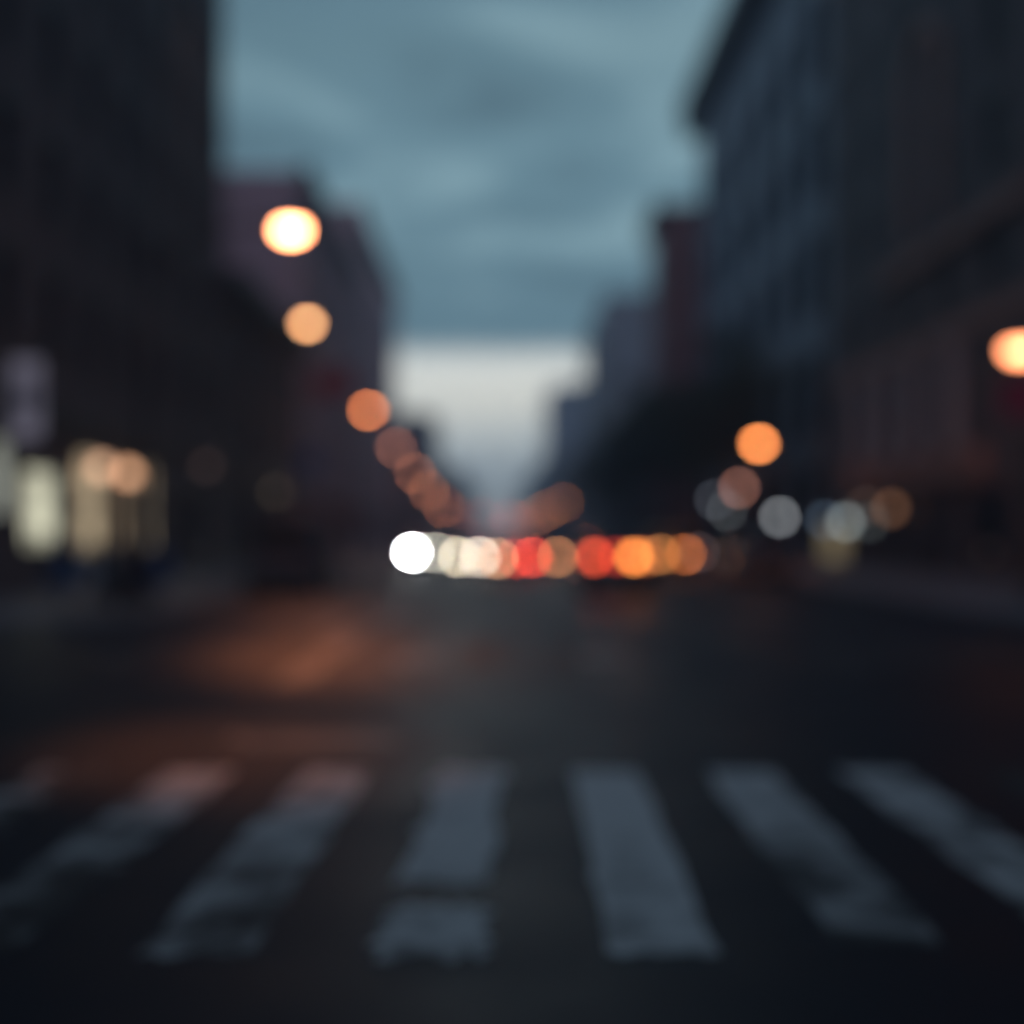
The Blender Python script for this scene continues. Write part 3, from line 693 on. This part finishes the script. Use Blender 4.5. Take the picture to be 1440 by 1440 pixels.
car('sedan',('grey',(.12,.12,.125)),9.5,66,1,'grey sedan parked at the right kerb beyond the yellow cab','parked_car','car',ambers=[(.55,.035,(1,.7,.7))],group=pk)
car('sedan',('black',(.02,.02,.022)),9.5,73,1,'dark sedan parked farthest along the right kerb','parked_car','car',group=pk)

# ------------------------------------------------------------------ trees
def tree_meshes(seed, h, rad, n_leaf):
    rnd = random.Random(seed); tr = MB()
    th = h*.42
    tr.tube([(0,0,0),(.05,.03,th*.5),(-.03,.05,th),(.05,0,h*.75)], [.22,.18,.15,.05], 10)
    tips = []
    for i in range(11):
        a = i*2.4+rnd.uniform(-.4,.4); z0 = th*rnd.uniform(.85,1.6); L_ = rad*rnd.uniform(.6,1.0)
        p0 = Vector((0,0,z0)); p1 = p0+Vector((math.cos(a)*L_*.5, math.sin(a)*L_*.5, L_*.45)); p2 = p0+Vector((math.cos(a)*L_, math.sin(a)*L_, L_*rnd.uniform(.6,1.1)))
        tr.tube([p0,p1,p2], [.09,.06,.02], 6); tips += [p1,p2]
        p3 = p1+Vector((rnd.uniform(-1,1),rnd.uniform(-1,1),rnd.uniform(.3,1.2)))*rad*.3; tr.tube([p1,p3],[.04,.015],5); tips.append(p3)
    for i in range(8): tips.append(Vector((rnd.uniform(-.4,.4)*rad, rnd.uniform(-.4,.4)*rad, h*rnd.uniform(.72,.96))))
    lf = MB()
    cl = [(p, rnd.uniform(.5,1.15)*rad*.36) for p in tips]
    for i in range(n_leaf):
        c, r_ = rnd.choice(cl); v = Vector((rnd.gauss(0,1),rnd.gauss(0,1),rnd.gauss(0,.8))).normalized()*r_*rnd.uniform(.25,1)**.6
        p = c+v; s_ = rnd.uniform(.10,.2); n = Vector((rnd.gauss(0,1),rnd.gauss(0,1),rnd.gauss(0,1))).normalized(); a = n.orthogonal().normalized(); b_ = n.cross(a)
        lf.quad(p-a*s_, p+b_*s_*.55, p+a*s_, p-b_*s_*.55)
    return tr.mesh('trunk', M['bark'], True), lf.mesh('crown', M['leaf'])
TM = [tree_meshes(s, h, r, 5200) for s, h, r in ((1,12.5,3.4),(2,11.2,3.2),(3,13.4,3.6))]
trees = [(12.6,69,0,'street tree nearest to the vivid orange right lamp'),(12.7,78,1,'street tree second along the right pavement'),(12.5,88,2,'tallest street tree, in front of the blue grey block'),
         (12.6,98,1,'street tree before the narrow reddish tower'),(12.4,119,0,'street tree at the start of the low right row'),(12.5,131,2,'street tree in the middle of the low right row'),(12.4,146,1,'street tree at the far end of the low right row'),(12.5,161,0,'last street tree of the right row, beside the greyish block')]
for i,(x,y,k,lab) in enumerate(trees):
    t = thing('street_tree', lab, 'tree', (x,y,.14), i*1.3, 'street trees along the right pavement')
    link('trunk', TM[k][0], t); link('crown', TM[k][1], t)

# ------------------------------------------------------------------ air
HAZE = 0.0015
if HAZE:
    m = bpy.data.materials.new('evening_haze'); m.use_nodes = True; N = m.node_tree.nodes; L = m.node_tree.links
    N.remove(N['Principled BSDF']); v = N.new('ShaderNodeVolumePrincipled'); v.inputs['Color'].default_value=(.58,.78,1,1); v.inputs['Density'].default_value=HAZE; v.inputs['Anisotropy'].default_value=.3
    L.new(v.outputs[0], N['Material Output'].inputs['Volume'])
    o = MB().box(-890,890,-890,890,-1,48).obj('haze', m); tag(o, None, None, None, 'stuff')

# ------------------------------------------------------------------ sky and light
w = bpy.data.worlds.new('World'); S.world = w; w.use_nodes = True
N = w.node_tree.nodes; L = w.node_tree.links; bg = N['Background']
tc = N.new('ShaderNodeTexCoord'); sep = N.new('ShaderNodeSeparateXYZ'); L.new(tc.outputs['Generated'], sep.inputs[0])
def math_(op, a, b=None, c=None, clamp=False):
    n = N.new('ShaderNodeMath'); n.operation = op; n.use_clamp = clamp
    for i, q in enumerate((a,b,c)):
        if q is None: continue
        if isinstance(q,(int,float)): n.inputs[i].default_value = q
        else: L.new(q, n.inputs[i])
    return n.outputs[0]
def ramp(fac, els, interp='LINEAR'):
    n = N.new('ShaderNodeValToRGB'); n.color_ramp.interpolation = interp
    cr = n.color_ramp
    while len(cr.elements) < len(els): cr.elements.new(.5)
    for e, (p, c) in zip(cr.elements, els): e.position = p; e.color = (*c,1)
    L.new(fac, n.inputs[0]); return n.outputs[0]
zc = math_('MAXIMUM', sep.outputs['Z'], 0.0)
den = math_('ADD', zc, .11)
cmb = N.new('ShaderNodeCombineXYZ'); L.new(math_('DIVIDE', sep.outputs['X'], den), cmb.inputs['X']); L.new(math_('DIVIDE', sep.outputs['Y'], den), cmb.inputs['Y'])
mp = N.new('ShaderNodeMapping'); mp.inputs['Location'].default_value=(12.5,6.1,0); L.new(cmb.outputs[0], mp.inputs['Vector'])
nz = N.new('ShaderNodeTexNoise'); nz.inputs['Scale'].default_value=2.4; nz.inputs['Detail'].default_value=2.6; nz.inputs['Roughness'].default_value=.45; nz.inputs['Distortion'].default_value=.4
L.new(mp.outputs[0], nz.inputs['Vector'])
calm = math_('MULTIPLY', math_('SUBTRACT', sep.outputs['Z'], .135, clamp=True), 11.0, clamp=True)     # the deck reads smoother low down
deck = ramp(math_('MULTIPLY_ADD', math_('SUBTRACT', nz.outputs['Fac'], .505), calm, .505), [(.35,(.112,.20,.25)),(.50,(.160,.283,.347)),(.65,(.26,.42,.485))], 'EASE')
n2 = N.new('ShaderNodeTexNoise'); n2.inputs['Scale'].default_value=5; n2.inputs['Detail'].default_value=3; L.new(tc.outputs['Generated'], n2.inputs['Vector'])
zj = math_('MULTIPLY_ADD', n2.outputs['Fac'], .020, math_('SUBTRACT', sep.outputs['Z'], .0095))
gap = ramp(zj, [(0.0,(.40,.54,.62)),(.045,(.58,.76,.84)),(.075,(.76,.90,.93)),(.105,(1.0,1.05,.98)),(.14,(.94,1.02,1.0))])
sky = N.new('ShaderNodeTexSky'); sky.sky_type='NISHITA'; sky.sun_disc=False; sky.sun_elevation=R(4); sky.sun_rotation=R(0); sky.dust_density=2
smul = N.new('ShaderNodeMix'); smul.data_type='RGBA'; smul.blend_type='MIX'; smul.inputs['Factor'].default_value=.002; L.new(gap, smul.inputs[6]); L.new(sky.outputs[0], smul.inputs[7])
gf = math_('MULTIPLY', N_ := math_('SUBTRACT', 1.0, (lambda n: n)(math_('SMOOTHSTEP' if False else 'MULTIPLY', math_('SUBTRACT', zj, .1345, clamp=True), 60.0, clamp=True))),
           math_('MULTIPLY', math_('SUBTRACT', sep.outputs['Y'], .75), 6.0, clamp=True))
mx = N.new('ShaderNodeMix'); mx.data_type='RGBA'; L.new(gf, mx.inputs['Factor']); L.new(deck, mx.inputs[6]); L.new(smul.outputs[2], mx.inputs[7])
# the deck is thinnest towards the last light ahead: it darkens overhead and behind
hi = math_('MULTIPLY', math_('SUBTRACT', sep.outputs['Z'], .29), 1.9, clamp=True)
ov = math_('SUBTRACT', 1.0, math_('MULTIPLY', hi, .80))
zb_ = math_('MULTIPLY', math_('SUBTRACT', sep.outputs['Z'], .36), 3.0, clamp=True)         # night blue spreads from the zenith
bkf = math_('MULTIPLY', math_('SUBTRACT', .15, sep.outputs['Y']), 2.5, clamp=True)
bm_ = N.new('ShaderNodeMix'); bm_.data_type='RGBA'; bm_.blend_type='MULTIPLY'; bm_.inputs[7].default_value=(2.7,1.65,1.75,1)   # dusky pink belt behind us
L.new(bkf, bm_.inputs['Factor']); L.new(mx.outputs[2], bm_.inputs[6])
zm_ = N.new('ShaderNodeMix'); zm_.data_type='RGBA'; zm_.blend_type='MULTIPLY'; zm_.inputs[7].default_value=(.84,1.07,1.42,1)
L.new(zb_, zm_.inputs['Factor']); L.new(bm_.outputs[2], zm_.inputs[6]); L.new(zm_.outputs[2], bg.inputs['Color']); L.new(ov, bg.inputs['Strength'])
sl = bpy.data.lights.new('sun', 'SUN'); sl.energy = .04; sl.angle = R(25); sl.color = (1,.93,.85)
so = bpy.data.objects.new('sun', sl); col.objects.link(so); so.rotation_euler = (R(86), 0, R(180)); so.location = (0,0,60)
# lamp shines from ahead of the camera: the light travels towards -Y
so.rotation_euler = Vector((0,-1,-.12)).to_track_quat('-Z','Y').to_euler()

# ------------------------------------------------------------------ camera
cd = bpy.data.cameras.new('camera'); co = bpy.data.objects.new('camera', cd); col.objects.link(co); S.camera = co
co.location = (0,0,EYE); co.rotation_euler = (R(90),0,0)
cd.sensor_width = 36; cd.lens = 36*F/1440; cd.shift_x = (720-VX)/1440; cd.shift_y = (VY-720)/1440
cd.clip_end = 5000; cd.clip_start = .05
cd.dof.use_dof = True; cd.dof.focus_distance = 2.5; cd.dof.aperture_fstop = (cd.lens/1000)/(61*2.5/F); cd.dof.aperture_blades = 0

S.view_settings.view_transform = 'Standard'; S.view_settings.look = 'None'; S.view_settings.exposure = 0; S.view_settings.gamma = 1
S.render.engine = 'CYCLES'
c = S.cycles; c.use_adaptive_sampling = False; c.use_denoising = True; c.denoiser = 'OPENIMAGEDENOISE'; c.denoising_input_passes = 'RGB_ALBEDO_NORMAL'
c.max_bounces = 5; c.diffuse_bounces = 2; c.glossy_bounces = 3; c.volume_bounces = 1; c.transparent_max_bounces = 4; c.sample_clamp_indirect = 4; c.caustics_reflective = False; c.caustics_refractive = False
